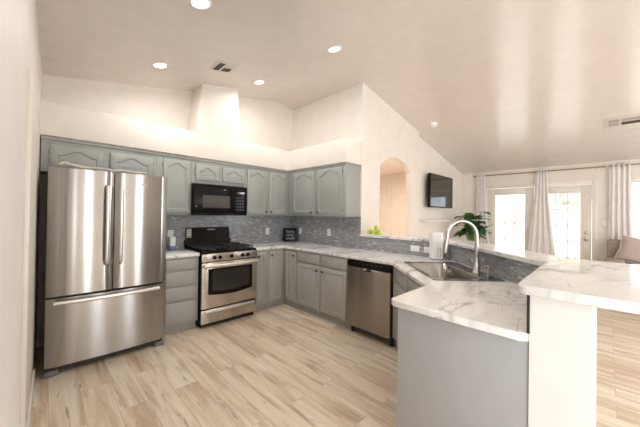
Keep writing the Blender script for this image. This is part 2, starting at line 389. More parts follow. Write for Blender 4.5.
# left wall, its casing and the wall nearest the camera
b = NB(); poly(b, [(-3.283, 0), (-3.42, 0), (-3.42, -1.98), (-3.313, -1.98)], 0, zc(XL) + .03); poly(b, [(-3.313, -1.98), (-3.42, -1.98), (-3.42, -2.75), (-3.322, -2.75)], 2.08, zc(XL) + .03); struct('wall_left', b, 'wall')
b = NB(); box(b, -3.32, -3.299, -2.05, -1.96, 0, 2.09, .004); box(b, -3.42, -3.314, -2.0, -1.981, 0, 2.08); struct('trim_4', b, 'trim')
b = NB(); box(b, XL - .09, XL - .05, -2.75, -2.0, .005, 2.07); d = struct('door_4', b, 'door')
b = NB(); box(b, XL - .12, XL + .007, -5.2, -2.75, 0, zc(XL) + .03); box(b, XL - .12, XL + .007, YS, -7.4, 0, zc(XL) + .03); box(b, XL - .12, XL + .007, -7.4, -5.2, 0, .4); box(b, XL - .12, XL + .007, -7.4, -5.2, 2.3, zc(XL) + .03); struct('wall_left_near', b, 'white_wall')
b = NB(); poly(b, [(-3.312, -1.95), (-3.301, -1.95), (-3.281, -.75), (-3.293, -.75)], 0, .085); struct('baseboard_left', b, 'trim')
# south wall (behind the camera) with openings added for the three south lamps
def wall_holes(name, holes, lo, hi, m='wall', axis='y', pos=0, th=.12, ztop=None):
    """gabled wall built from boxes round rectangular openings (a0,a1,z0,z1)"""
    b = NB(); cur = lo
    for a0, a1, z0, z1 in sorted(holes):
        def bx_(p0, p1, q0, q1):
            if axis == 'y': box(b, p0, p1, pos, pos + th, q0, q1)
            else: box(b, pos, pos + th, p0, p1, q0, q1)
        bx_(cur, a0, 0, ztop); bx_(a0, a1, 0, z0) if z0 > 0 else None; bx_(a0, a1, z1, ztop); cur = a1
    bx_(cur, hi, 0, ztop)
    return struct(name, b, m)
wall_holes('wall_south', [(-2.6, -2.24, .25, 2.45), (-1.2, -.7, .25, 2.45), (2.8, 3.8, .4, 2.18)], XL - .1, XF + .15, ztop=2.79, pos=YS - .12)
b = NB(); prism(b, [(XL - .1, 2.79), (XF + .1, 2.2), (XF + .1, zc(XF)), (XR, ZR), (XL - .1, zc(XL))], YS - .12, YS, 'y'); struct('wall_south_gable', b, 'wall')
# east (far) wall: french doors and a window
DW0, DW1 = -3.87, -2.07
wall_holes('wall_far', [(DW0, DW1, 0, 2.06), (-6.0, -4.33, .85, 2.10)], YS, YT + .12, axis='x', pos=XF, th=.15, ztop=2.60)
b = NB()
box(b, XF - .018, XF, DW0 - .075, DW0, 0, 2.14, .004); box(b, XF - .018, XF, DW1, DW1 + .075, 0, 2.14, .004); box(b, XF - .018, XF, DW0, DW1, 2.06, 2.14, .004)
struct('trim_5', b, 'trim')
b = NB(); box(b, XF - .012, XF, -3.8, YT, 0, .09)
b.free(); b = NB(); box(b, XF - .012, XF, DW1 + .075, YT, 0, .09, .003); struct('baseboard_far', b, 'trim')
def french_leaf(name, y0, y1, knob):
    fr = .155; b = NB(); x0, x1 = XF + .03, XF + .075
    box(b, x0, x1, y0, y0 + fr, .01, 2.05, .004); box(b, x0, x1, y1 - fr, y1, .01, 2.05, .004)
    box(b, x0, x1, y0 + fr, y1 - fr, .01, .27, .004); box(b, x0, x1, y0 + fr, y1 - fr, 1.90, 2.05, .004)
    d = struct(name, b, 'door')
    b = NB(); box(b, x0 + .018, x0 + .024, y0 + fr, y1 - fr, .27, 1.90); obj('pane', b, 'glass', d)
    b = NB(); g = (y1 - y0 - 2 * fr) / 3
    for k in (1, 2): box(b, x0 + .026, x0 + .034, y0 + fr + g * k - .005, y0 + fr + g * k + .005, .27, 1.9)
    for k in range(1, 5): box(b, x0 + .026, x0 + .034, y0 + fr, y1 - fr, .27 + .326 * k - .005, .27 + .326 * k + .005)
    obj('muntin_grid', b, 'white', d)
    b = NB()
    for z in (1.02, 1.12) if knob else ():
        mt = Matrix.Translation((x0, y0 + .07, z - (.0 if z > 1.05 else .03))) @ Matrix.Rotation(R(-90), 4, 'Y')
        lathe(b, [(0, 0), (.032, 0), (.032, .008), (.012, .012), (.012, .035), (.028, .045), (.03, .06), (.02, .07), (0, .072)] if z < 1.1 else [(0, 0), (.03, 0), (.03, .015), (.02, .022), (0, .022)], mtx=mt)
    if knob: obj('handle', b, 'chrome', d)
    else: b.free()
    return d
french_leaf('door_1', -2.965, DW1 - .01, False); french_leaf('door_2', DW0 + .01, -2.975, True)
b = NB(); y0, y1, z0, z1 = -6.0, -4.33, .85, 2.10
for a in ((y0, y1, z0, z0 + .05), (y0, y1, z1 - .05, z1), (y0, y0 + .05, z0 + .05, z1 - .05), (y1 - .05, y1, z0 + .05, z1 - .05), ((y0 + y1) / 2 - .025, (y0 + y1) / 2 + .025, z0 + .05, z1 - .05)):
    box(b, XF + .05, XF + .10, *a, .003)
w = struct('window_1', b, 'white'); b = NB(); box(b, XF + .07, XF + .076, y0 + .05, y1 - .05, z0 + .05, z1 - .05); obj('pane', b, 'glass', w)
b = NB()
for k in range(14): box(b, XF + .01, XF + .045, y0 + .02, y1 - .02, 2.06 - .045 * k * .35, 2.065 - .045 * k * .35)
box(b, XF + .005, XF + .05, y0 + .01, y1 - .01, 2.065, 2.10); obj('blind', b, 'white', w)
b = NB(); box(b, XF - .03, XF + .05, y0 - .03, y1 + .03, z0 - .02, z0, .004); struct('trim_6', b, 'trim')

# pony wall carrying the bar
b = NB(); poly(b, [(0, YA), (0, -2.85), (-.99, -3.84), (-1.78, -3.84), (-1.78, -4.03), (-1.0, -4.03), (.15, -2.90), (.15, YA)], 0, 1.09); struct('wall_pony', b, 'white_wall')
b = NB(); box(b, -1.792, -1.78, -4.03, -3.843, 0, .085, .003); box(b, -1.792, -1.0, -4.042, -4.03, 0, .085, .003); struct('baseboard_pony', b, 'trim')

# ------------------------------------------------------------------ tiled backsplashes
TZ0, TZ1 = .9145, 1.369
b = NB(); box(b, -2.31, -.0, -.008, 0, TZ0, TZ1); struct('wall_tile_back', b, 'tile')
b = NB(); box(b, -.008, 0, -1.598, -.008, TZ0, TZ1 - .03 + .03); struct('wall_tile_right', b, 'tile')
b = NB(); box(b, -.008, 0, -2.846, -1.6, TZ0, 1.089); box(b, -1.779, -.99, -3.84, -3.832, TZ0, 1.089); struct('wall_tile_bar', b, 'tile')
b = NB(); poly(b, [(-.0085, -2.8465), (-.9865, -3.8325), (-.99, -3.8395), (-.001, -2.8505)], TZ0, 1.089); struct('wall_tile_diagonal', b, 'tile_diag')
b = NB(); box(b, -1.785, -1.780, -3.842, -3.832, TZ0, 1.089); struct('dark_edge_strip', b, 'blackmatte')  # thin black strip at the tile end, from counter to bar

# ------------------------------------------------------------------ cabinets
def loop_panel(x0, x1, z0, z1, rise, n=28):
    """closed outline (x,z): rectangle whose top edge is a cathedral curve of the given rise"""
    pts = [(x0, z0), (x1, z0)]
    sh = z1 - rise
    if rise <= 0:
        for k in range(n + 1):
            a = k / n; pts.append((x1 + (x0 - x1) * a, z1))
        return pts
    w = x1 - x0
    for k in range(n + 1):
        a = k / n; x = x1 + (x0 - x1) * a
        s = min(a, 1 - a) * 2           # 0 at the edges, 1 in the middle
        if s < .18: h = 0
        else:
            q = (s - .18) / .82; h = (3 * q * q - 2 * q ** 3) * .75 + math.sin(q * math.pi / 2) * .25
        pts.append((x, sh + rise * h))
    return pts
def door_bm(w, h, rise=.0, fr=.052, th=.019):
    """raised-panel door; front faces -y at y=0, origin lower left"""
    n = 28; t = NB()
    outer = [(0, 0), (w, 0)] + [(w + (0 - w) * k / n, h) for k in range(n + 1)]
    def ring(pts, y): return [t.verts.new((x, y, z)) for x, z in pts]
    e = .003
    outer_in = [(min(max(x, e), w - e), min(max(z, e), h - e)) for x, z in outer]
    rings = [ring(outer, th), ring(outer, e), ring(outer_in, 0)]
    top = .04 if rise else fr
    l1 = loop_panel(fr, w - fr, fr, h - top, rise)
    def inset(d): return loop_panel(fr + d, w - fr - d, fr + d, h - top - d, rise)
    rings += [ring(l1, 0), ring(inset(.004), .010), ring(inset(.011), .010), ring(inset(.030), .002)]
    N_ = len(outer)
    for a, b_ in zip(rings, rings[1:]):
        for k in range(N_): t.faces.new((a[k], a[(k + 1) % N_], b_[(k + 1) % N_], b_[k]))
    t.faces.new(rings[-1]); t.faces.new(rings[0][::-1])
    return t
def slab_bm(w, h, th=.019):
    t = NB(); box(t, 0, w, 0, th, 0, h, .006, 2); return t
def knob_bm(r=.0155):
    t = NB(); lathe(t, [(0, 0), (.006, 0), (.006, .012), (r, .018), (r, .024), (r * .6, .028), (0, .029)], 14, Matrix.Rotation(R(90), 4, 'X')); return t
def add_door(root, x0, x1, z0, z1, rise=0, knob=None, m='upper', kind='door', km='knob', hinge=None, slab=False):
    """x along the run, door front at y=-.02 (root y=0 is the face frame)"""
    w, h = x1 - x0, z1 - z0
    o = obj(kind, slab_bm(w, h) if slab else door_bm(w, h, rise), m, root); o.location = (x0, -.02, z0)
    if knob:
        k = obj('knob', knob_bm(), km, o); k.location = (knob[0] - x0, 0, knob[1] - z0)
    if hinge is not None:
        for zz in (.07, h - .07):
            t = NB(); box(t, -.004, .004, .006, .03, zz - .022, zz + .022, .001)
            g = obj('hinge', t, 'bolt', o); g.location = (hinge - x0, 0, 0)
    return o
def xu(x): return x + (x + 3.246) * .0067
def xe(x): return x - (4.066 - x) * .0086
def crown(root, x0, x1, z=2.116):
    t = NB(); prism(t, [(-.0, z - .035), (-.012, z - .028), (-.016, z - .008), (-.016, z - .001), (0, z - .001)], x0, x1, 'x')
    return obj('crown_molding', t, 'upper', root)

# --- upper cabinets (root on the face-frame plane y=-.33)
UF = -.305
c = thing('upper_cabinet', 'grey double-door wall cabinet above the steel refrigerator', 'cabinet', (0, UF, 1.775))
b = NB(); box(b, -3.28, -2.30, 0, .30, 0, .338, .002); obj('body', b, 'upper', c)
add_door(c, xu(-3.217), xu(-2.812), .03, .262, .055, (xu(-2.845), .055), km='chrome', hinge=xu(-3.222)); add_door(c, xu(-2.752), xu(-2.346), .03, .262, .055, (xu(-2.72), .055), km='chrome', hinge=xu(-2.341))
crown(c, -3.28, -2.30, .338)
c = thing('upper_cabinet', 'grey single-door wall cabinet between refrigerator cabinet and microwave', 'cabinet', (0, UF, 1.37))
b = NB(); box(b, -2.299, -1.895, 0, .296, 0, .743, .002); obj('body', b, 'upper', c)
add_door(c, xu(-2.235), xu(-1.925), .025, .685, .05, (xu(-1.948), .05), km='chrome', hinge=xu(-2.240)); crown(c, -2.299, -1.895, .743)
c = thing('upper_cabinet', 'grey wall cabinet with two short doors above the black microwave', 'cabinet', (0, UF, 1.785))
b = NB(); box(b, -1.894, -1.136, 0, .30, 0, .328, .002); obj('body', b, 'upper', c)
add_door(c, xu(-1.857), xu(-1.545), .04, .25, .05, (xu(-1.575), .065), km='chrome', hinge=xu(-1.862)); add_door(c, xu(-1.493), xu(-1.157), .04, .25, .05, (xu(-1.46), .065), km='chrome', hinge=xu(-1.152))
crown(c, -1.894, -1.136, .328)
c = thing('upper_cabinet', 'grey two-door wall cabinet right of the microwave, ending in the corner', 'cabinet', (0, UF, 1.37))
b = NB(); box(b, -1.135, -.308, 0, .296, 0, .743, .002); obj('body', b, 'upper', c)
add_door(c, xu(-1.108), xu(-.758), .025, .69, .06, (xu(-.785), .055), hinge=xu(-1.113)); add_door(c, xu(-.721), xu(-.39), .025, .69, .06, (xu(-.695), .055), hinge=xu(-.385)); crown(c, -1.135, -.308, .743)
c = thing('upper_cabinet', 'grey two-door wall cabinet above the black sign, end panel facing the arch', 'cabinet', (UF, 0, 1.37), R(-90))
b = NB(); box(b, .009, 1.574, 0, .296, 0, .743, .002); obj('body', b, 'upper', c)
add_door(c, xe(.463), xe(.968), .025, .70, .07, (xe(.925), .055), hinge=xe(.458)); add_door(c, xe(1.031), xe(1.528), .025, .70, .07, (xe(1.07), .055), hinge=xe(1.533)); crown(c, .32, 1.574, .743)

# --- base cabinets (root on the face-frame plane y=-.61)
BF = -.61
def base_body(root, x0, x1, depth=.60, m='lower', z1=.8755):
    b = NB(); box(b, x0, x1, 0, depth, .10, z1, .002); obj('body', b, m, root)
    b = NB(); box(b, x0 + .002, x1 - .002, .06, depth - .01, 0, .10); obj('toe_kick', b, m, root)
c = thing('base_cabinet', 'grey base cabinet with a stack of four drawers beside the refrigerator', 'cabinet', (0, BF, 0))
base_body(c, -2.30, -1.905)
for z0, z1 in ((.735, .858), (.556, .718), (.382, .54), (.135, .366)):
    add_door(c, -2.27, -1.935, z0, z1, kind='drawer', m='lower', slab=True)
c = thing('base_cabinet', 'narrow grey base cabinet with one door right of the range', 'cabinet', (0, BF, 0))
base_body(c, -1.128, -.912)
add_door(c, -1.105, -.935, .125, .85, kind='door', m='lower', knob=(-1.082, .79))
c = thing('base_cabinet', 'grey corner base cabinet with hinged door pair in the inside corner', 'cabinet')
b = NB(); poly(b, [(-.91, -.005), (-.01, -.005), (-.01, -.912), (-.61, -.912), (-.61, -.61), (-.91, -.61)], .10, .8755); obj('body', b, 'lower', c)
b = NB(); poly(b, [(-.908, -.015), (-.02, -.015), (-.02, -.910), (-.55, -.910), (-.55, -.55), (-.908, -.55)], 0, .10); obj('toe_kick', b, 'lower', c)
add_door(c, -.885, -.640, .125, .85, kind='door', m='lower', knob=(-.862, .79)).location = (-.885, -.63, .125)
o = add_door(c, 0, .245, .125, .85, kind='door', m='lower', knob=(.222, .79)); o.location = (-.63, -.655, .125); o.rotation_euler = (0, 0, R(-90))
c = thing('base_cabinet', 'wide grey base cabinet with two drawers over two doors beside the dishwasher', 'cabinet', (BF, 0, 0), R(-90))
base_body(c, .914, 1.883)
for x0, x1, kx in ((.944, 1.398, 1.365), (1.435, 1.868, 1.468)):
    add_door(c, x0, x1, .725, .858, kind='drawer', m='lower', slab=True)
    add_door(c, x0, x1, .125, .70, kind='door', m='lower', knob=(kx, .645))
# diagonal sink cabinet, an open-topped shell for the bowl
c = thing('sink_cabinet', 'grey diagonal corner cabinet under the stainless sink', 'cabinet')
outer = [(-.01, -2.495), (-.61, -2.495), (-.61, -2.53), (-1.305, -3.205), (-1.305, -3.835), (-1.0, -3.835), (-.01, -2.86)]
inner = [(-.03, -2.515), (-.59, -2.515), (-.59, -2.538), (-1.285, -3.213), (-1.285, -3.815), (-1.01, -3.815), (-.03, -2.868)]
b = NB(); poly(b, outer, .10, .8755, [inner]); poly(b, outer, .10, .118); obj('body', b, 'lower', c)
b = NB(); poly(b, [(-.02, -2.5), (-.55, -2.5), (-.55, -2.56), (-1.25, -3.24), (-1.25, -3.83), (-1.0, -3.83), (-.02, -2.87)], 0, .10); obj('toe_kick', b, 'lower', c)
dl = math.hypot(.695, .675); ang = math.atan2(-.675, -.695)
fn = Vector((math.sin(ang), -math.cos(ang), 0))   # outward normal of the front
def diag(x0, x1, z0, z1, kind, slab, kn=None):
    o = add_door(c, x0, x1, z0, z1, kind=kind, m='lower', slab=slab, knob=kn)
    o.location = Vector((-.61, -2.53, z0)) + Vector((math.cos(ang), math.sin(ang), 0)) * x0 + fn * .020
    o.rotation_euler = (0, 0, ang)
diag(.04, .47, .725, .855, 'drawer', False); diag(.50, .93, .725, .855, 'drawer', False)
diag(.04, .47, .125, .70, 'door', False, (.43, .65)); diag(.50, .93, .125, .70, 'door', False, (.54, .65))
# peninsula end cabinet
c = thing('base_cabinet', 'smooth grey end cabinet of the peninsula, nearest the camera', 'cabinet')
b = NB(); box(b, -1.755, -1.31, -3.835, -3.23, 0.0, .8755, .002); obj('body', b, 'panel', c)
b = NB(); box(b, -1.775, -1.7555, -3.838, -3.222, 0.0, .8755, .002); obj('end_panel', b, 'panel', c)

# ------------------------------------------------------------------ worktops and bar
b = NB(); box(b, -2.31, -1.902, -.64, 0, .876, .914, .006, 2)
tag(obj('countertop', b, 'marble'), 'short marbled countertop between refrigerator and range', 'countertop')
def rot2(cx, cy, u, v):   # u along (-1,-1)/sqrt2 (toward camera), v along (1,-1)/sqrt2 (toward the bar)
    s = math.sqrt(.5); return (cx - u * s + v * s, cy - u * s - v * s)
SC = (-.648, -3.057)
def rrect(cx, cy, hu, hv, r, n=5):
    pts = []
    for su, sv, a0 in ((1, 1, 0), (-1, 1, 90), (-1, -1, 180), (1, -1, 270)):
        for k in range(n + 1):
            a = R(a0 + 90 * k / n); pts.append(rot2(cx, cy, su * (hu - r) + r * math.cos(a), sv * (hv - r) + r * math.sin(a)))
    return pts
hole = rrect(*SC, .395, .255, .04)
b = NB(); poly(b, [(-1.132, -.001), (-.001, -.001), (-.001, -2.849), (-.991, -3.839), (-1.777, -3.839), (-1.80, -3.815), (-1.80, -3.205), (-1.77, -3.175), (-1.315, -3.175), (-.64, -2.50), (-.64, -.64), (-1.132, -.64)], .876, .914, [hole])
o = obj('countertop', b, 'marble'); tag(o, 'long L-shaped marbled countertop running from range past sink to peninsula end', 'countertop')
md = o.modifiers.new('bevel', 'BEVEL'); md.width = .006; md.segments = 2; md.limit_method = 'ANGLE'; md.angle_limit = R(50)
def rc(p, a, b_, r, n=5):   # rounded convex corner at p between directions a->p->b
    p, a, b_ = Vector(p), Vector(a), Vector(b_); d1 = (a - p).normalized(); d2 = (b_ - p).normalized()
    q0, q1 = p + d1 * r, p + d2 * r
    return [tuple((q0 * (1 - t_) ** 2 + p * 2 * t_ * (1 - t_) + q1 * t_ ** 2)) for t_ in [k / n for k in range(n + 1)]]
E1, E2, E3, E4 = (-1.86, -3.805), (-1.86, -4.46), (-1.02, -3.80), (-.69, -4.46)
bar = [(-.03, YA - .002), (-.03, -2.81), E3] + rc(E1, E3, E2, .05) + rc(E2, E1, E4, .05) + [E4, (-.69, -3.90), (.20, -3.01), (.20, YA - .002)]
b = NB(); poly(b, bar, 1.0905, 1.1285, bev=0)
o = obj('bar_top', b, 'marble'); tag(o, 'raised marbled bar top on the low white wall around the sink', 'bar counter')
md = o.modifiers.new('bevel', 'BEVEL'); md.width = .008; md.segments = 3; md.limit_method = 'ANGLE'; md.angle_limit = R(50)

# ------------------------------------------------------------------ sink, faucet, soap dispenser
sk = thing('kitchen_sink', 'stainless steel single-bowl sink set diagonally in the countertop corner', 'sink', (SC[0], SC[1], .914), math.atan2(-math.sqrt(.5), -math.sqrt(.5)))
# local x = u (toward camera), local y -> (-sin a, cos a): (0.707,-0.707) = v
def rr(hu, hv, r, ou=0, ov=0, n=5):
    pts = []
    for su, sv, a0 in ((1, 1, 0), (-1, 1, 90), (-1, -1, 180), (1, -1, 270)):
        for k in range(n + 1):
            a = R(a0 + 90 * k / n); pts.append((ou + su * (hu - r) + r * math.cos(a), ov + sv * (hv - r) + r * math.sin(a)))
    return pts
b = NB(); poly(b, rr(.415, .275, .04), .0008, .006, [rr(.365, .195, .07, 0, -.045)]); obj('rim', b, 'sink', sk)
t = NB(); prof = [(0, .004), (.004, 0), (.008, -.14), (.03, -.172), (.06, -.18)]
rings = [[t.verts.new((x, y, z)) for x, y in rr(.366 - d, .196 - d, max(.069 - d * .5, .03), 0, -.045)] for d, z in prof]
for a, b_ in zip(rings, rings[1:]):
    n_ = len(a)
    for k in range(n_): t.faces.new((a[k], a[(k + 1) % n_], b_[(k + 1) % n_], b_[k])).smooth = True
t.faces.new(rings[-1])
o = obj('bowl', t, 'sink', sk); md = o.modifiers.new('solidify', 'SOLIDIFY'); md.thickness = .002; md.offset = 1
b = NB(); lathe(b, [(0, -.176), (.045, -.176), (.045, -.172), (.03, -.174), (0, -.175)], 20); o = obj('drain', b, 'chrome', sk); o.location = (0, -.045, 0)
fx, fy = rot2(*SC, .125, .20)
fa = thing('faucet', 'tall brushed nickel gooseneck faucet arching over the sink', 'faucet', (fx, fy, .9205), R(135))  # local x points away from the bar, over the bowl
b = NB(); lathe(b, [(0, 0), (.034, 0), (.034, .008), (.026, .016), (.024, .11), (.022, .125), (0, .125)], 24); obj('base', b, 'chrome', fa)
pts = [(0, 0, .12), (0, 0, .31)] + [(.125 - .125 * math.cos(a), 0, .315 + .125 * math.sin(a)) for a in [math.pi * k / 16 for k in range(1, 17)]]
pts += [(.256, 0, .275), (.262, 0, .24)]
b = NB(); tube(b, pts, .0155, 14); obj('neck', b, 'chrome', fa)
b = NB(); tube(b, [(.261, 0, .245), (.266, 0, .205), (.270, 0, .165)], [.0175, .020, .020], 14); obj('spray_head', b, 'chrome', fa)
b = NB(); tube(b, [(0, -.02, .075), (0, -.045, .08), (.0, -.075, .10)], [.012, .009, .006], 10); obj('handle', b, 'chrome', fa)
px_, py_ = rot2(*SC, .25, .225)
sd = thing('soap_dispenser', 'short brushed nickel soap dispenser pump on the sink deck', 'soap dispenser', (px_, py_, .9205))
b = NB(); lathe(b, [(0, 0), (.022, 0), (.022, .005), (.014, .01), (.013, .06), (0, .06)], 18); obj('body', b, 'chrome', sd)
b = NB(); lathe(b, [(0, .06), (.012, .06), (.015, .066), (.015, .085), (0, .09)], 18); tube(b, [(0, 0, .078), (-.014, .014, .079), (-.022, .022, .075)], .006, 8); obj('pump_head', b, 'chrome', sd)

# ------------------------------------------------------------------ refrigerator
fr = thing('refrigerator', 'stainless steel french-door refrigerator with bottom freezer drawer', 'refrigerator', (-2.775, -.80, 0))
b = NB(); box(b, -.452, .452, .065, .72, .03, 1.752, .004); obj('body', b, 'darkgrey', fr)
def bowed(x0, x1, z0, z1, dep=.060, bow=.020, edge=.012):
    pts = []; n = 14; xc = (x0 + x1) / 2; hw = (x1 - x0) / 2
    for k in range(n + 1):
        x = x0 + (x1 - x0) * k / n
        y = -bow * .55 * (1 - (x / .455) ** 2) - bow * .45 * (1 - ((x - xc) / hw) ** 2)
        e = min(x - x0, x1 - x)
        if e < edge: y += edge * (1 - math.sqrt(max(0, 1 - (1 - e / edge) ** 2)))
        pts.append((x, y))
    t = NB(); poly(t, pts + [(x1, dep), (x0, dep)], z0, z1); return t
for nm, x0, x1 in (('door', -.455, -.004), ('door', .004, .455)):
    t = bowed(x0, x1, .672, 1.770); d = obj(nm, t, 'steel', fr)
    for p in d.data.polygons: p.use_smooth = abs(p.normal.z) < .5 and p.normal.y < -.3
    hx = -.056 if x0 < -.2 else .048
    b = NB(); n = 10; tube(b, [(hx, -.030, .915), (hx, -.058, .93)] + [(hx, -.062 - .012 * math.sin(math.pi * k / n), .93 + .69 * k / n) for k in range(n + 1)] + [(hx, -.030, 1.635)], .0165, 12, flat=1)
    obj('handle', b, 'bright', d)
d = obj('freezer_drawer', bowed(-.455, .455, .075, .652), 'steel', fr)
for p in d.data.polygons: p.use_smooth = abs(p.normal.z) < .5 and p.normal.y < -.3
b = NB(); n = 14; tube(b, [(-.40, -.015, .615)] + [(-.40 + .78 * k / n, -.052 - .022 * math.sin(math.pi * k / n), .622) for k in range(n + 1)] + [(.38, -.015, .615)], .011, 10, flat=1.5)
obj('handle', b, 'bright', d)
b = NB(); box(b, -.44, .44, .03, .065, .035, 1.75); obj('gasket', b, 'blackmatte', fr)
b = NB(); box(b, -.43, .43, .02, .06, .03, .072); obj('kick_grille', b, 'blackmatte', fr)
for s in (-1, 1):
    b = NB(); box(b, s * .41 - .045, s * .41 + .045, -.005, .08, 0, .045, .01); obj('foot', b, 'greyfoot', fr)
b = NB(); box(b, .19, .27, -.0195, -.017, 1.665, 1.675)
obj('badge', b, 'grey_text', fr)
for s in (-1, 1):
    b = NB(); box(b, s * .40 - .05, s * .40 + .05, .075, .15, 1.7525, 1.772, .006); obj('hinge_cover', b, 'greyfoot', fr)
# folded cloth strip on its front top edge
b = NB(); pts = []
for k in range(31):
    a = k / 30; pts.append((-3.16 + .66 * a, -.755 + .015 * math.sin(a * 9), 1.789 + .010 * abs(math.sin(a * 11)) + .03 * math.exp(-((a - .06) / .06) ** 2)))
tube(b, pts, [.006 + .002 * math.sin(k * 1.7) for k in range(31)], 8, flat=1.6)
tube(b, [(-3.12, -.75, 1.815), (-3.06, -.735, 1.81), (-2.98, -.72, 1.80), (-2.88, -.72, 1.795)], [.006, .006, .006, .005], 8, flat=1.5)
tag(obj('folded_cloth', b, 'cloth'), 'beige twisted cloth strip lying on top of the refrigerator', 'cloth')

# ------------------------------------------------------------------ microwave
mw = thing('microwave', 'black over-the-range microwave hung above the cooktop', 'microwave', (-1.515, -.39, 1.366))
b = NB(); box(b, -.378, .378, .03, .38, 0, .405, .004); obj('body', b, 'black', mw)
b = NB(); box(b, -.378, .17, 0, .03, .03, .375, .008); d = obj('door', b, 'black', mw)
b = NB(); box(b, -.265, .115, -.0015, .002, .10, .265, .0005); obj('window', b, 'mwglass', d)
b = NB(); tube(b, [(.146, -.002, .05), (.146, -.03, .07), (.146, -.033, .20), (.146, -.03, .33), (.146, -.002, .35)], .009, 8); obj('handle', b, 'black', d)
b = NB(); box(b, .175, .378, 0, .03, .03, .375, .006); p = obj('control_panel', b, 'black', mw)
b = NB(); box(b, .215, .335, -.001, .001, .305, .335); obj('display', b, 'blackglass', p)
for i in range(5):
    for j in range(3):
        b = NB(); box(b, .215 + j * .043, .243 + j * .043, -.0014, .001, .07 + i * .042, .092 + i * .042); obj('key', b, 'darkgrey', p)
b = NB(); box(b, .30, .318, -.0016, .001, .27, .278); obj('indicator_light', b, 'ledr', p)
b = NB(); box(b, -.378, .378, .004, .03, .376, .405, .003)
for k in range(24): box(b, -.36 + k * .03, -.345 + k * .03, .0015, .006, .383, .399)
obj('top_grille', b, 'black', mw)
b = NB(); box(b, -.378, .378, .004, .03, 0, .029, .003); obj('bottom_vent', b, 'black', mw)
b = NB(); box(b, .02, .05, -.0012, .001, .345, .352); obj('badge', b, 'grey_text', d)
for x in (-.345, .09):
    b = NB(); lathe(b, [(0, 0), (.007, 0), (.005, .003), (0, .004)], 10, Matrix.Translation((x + (.065 if x > 0 else 0), 0, .115 if x < 0 else .07)) @ Matrix.Rotation(R(90), 4, 'X')); obj('bolt', b, 'bright', d)

# ------------------------------------------------------------------ range
rg = thing('gas_range', 'stainless steel gas range with black cooktop between the drawers and corner', 'stove', (-1.515, -.66, 0))
b = NB(); box(b, -.378, .378, 0, .64, .04, .90, .003); obj('body', b, 'black', rg)
b = NB(); box(b, -.379, .379, -.005, .60, .90, .922, .005)
b_ck = obj('cooktop', b, 'black', rg)
for gx in (-.185, .185):
    b = NB()
    for y in (.04, .17, .30, .43, .53): box(b, gx - .165, gx + .165, y, y + .013, .944, .958, .003)
    for x in (-.165, -.055, .042, .152): box(b, gx + x, gx + x + .013, .04, .543, .944, .958, .003)
    for x in (-.165, .152):
        for y in (.04, .53): box(b, gx + x, gx + x + .013, y, y + .013, .9225, .944)
    obj('grate', b, 'blackmatte', b_ck)
for gx in (-.185, .185):
    for y in (.13, .42):
        b = NB(); lathe(b, [(0, 0), (.045, 0), (.045, .008), (.03, .012), (.03, .018), (0, .02)], 20, Matrix.Translation((gx, y, .9225))); obj('burner', b, 'blackmatte', b_ck)
b = NB(); box(b, -.365, .30, .585, .645, .922, 1.02, .004); prism(b, [(.555, .93), (.645, .93), (.645, 1.19), (.61, 1.19), (.585, 1.02)], -.345, .275, 'x'); bgd = obj('backguard', b, 'black', rg)
b = NB(); box(b, -.06, .05, .598, .606, 1.155, 1.165); o = obj('badge', b, 'grey_text', bgd); o.location = (0, -.0, 0)
b = NB(); box(b, -.379, .379, -.028, -.001, .80, .898, .008); cp = obj('control_panel', b, 'steel_range', rg)
for kx in (-.225, -.155, .0, .155, .235):
    b = NB(); lathe(b, [(0, 0), (.024, 0), (.022, .006), (.018, .010), (.016, .026), (0, .027)], 18, Matrix.Translation((kx, -.028, .848)) @ Matrix.Rotation(R(90), 4, 'X')); obj('knob', b, 'black', cp)
b = NB(); box(b, -.379, .379, -.030, -.001, .235, .792, .008); dr = obj('oven_door', b, 'steel_range', rg)
# window: black glass with a bowed lower edge
wl = [(-.30, .712), (-.30, .405)] + [(-.30 + .60 * k / 12, .405 - .03 * math.sin(math.pi * k / 12)) for k in range(1, 12)] + [(.30, .405), (.30, .712)]
b = NB(); prism(b, wl, -.0335, -.029, 'y'); wn = obj('window_frame', b, 'black', dr)
b = NB(); prism(b, [(x * .84, .435 + (z - .39) * .80) for x, z in wl], -.0350, -.0332, 'y'); obj('window_glass', b, 'ovenglass', wn)
b = NB(); n = 14; tube(b, [(-.355, -.028, .752)] + [(-.355 + .71 * k / n, -.062 - .018 * math.sin(math.pi * k / n), .756 - .006 * math.sin(math.pi * k / n)) for k in range(n + 1)] + [(.355, -.028, .752)], .016, 10, flat=1.3); obj('handle', b, 'bright', dr)
b = NB(); box(b, -.379, .379, -.030, -.001, .055, .220, .008); dw = obj('drawer', b, 'steel_range', rg)
b = NB(); n = 14; tube(b, [(-.33 + .66 * k / n, -.036 - .010 * math.sin(math.pi * k / n), .197) for k in range(n + 1)], .019, 10, flat=.9); obj('handle', b, 'bright', dw)
b = NB(); box(b, -.36, .36, .02, .6, .0, .05); obj('base', b, 'blackmatte', rg)

b = NB(); box(b, -1.868, -1.803, -.088, -.080, 1.055, 1.178, .002)
o = tag(thing('recipe_card_holder', 'pale grey card propped at the left end of the range backguard', 'card', (0, 0, 0)), 'pale grey card propped at the left end of the range backguard', 'card')
b2 = NB(); box(b2, -1.862, -1.809, -.0895, -.0878, 1.068, 1.074); o1 = obj('card', b, 'card', o); o2 = obj('printed_line', b2, 'darkgrey', o)
o.location = (0, -.0, 0)
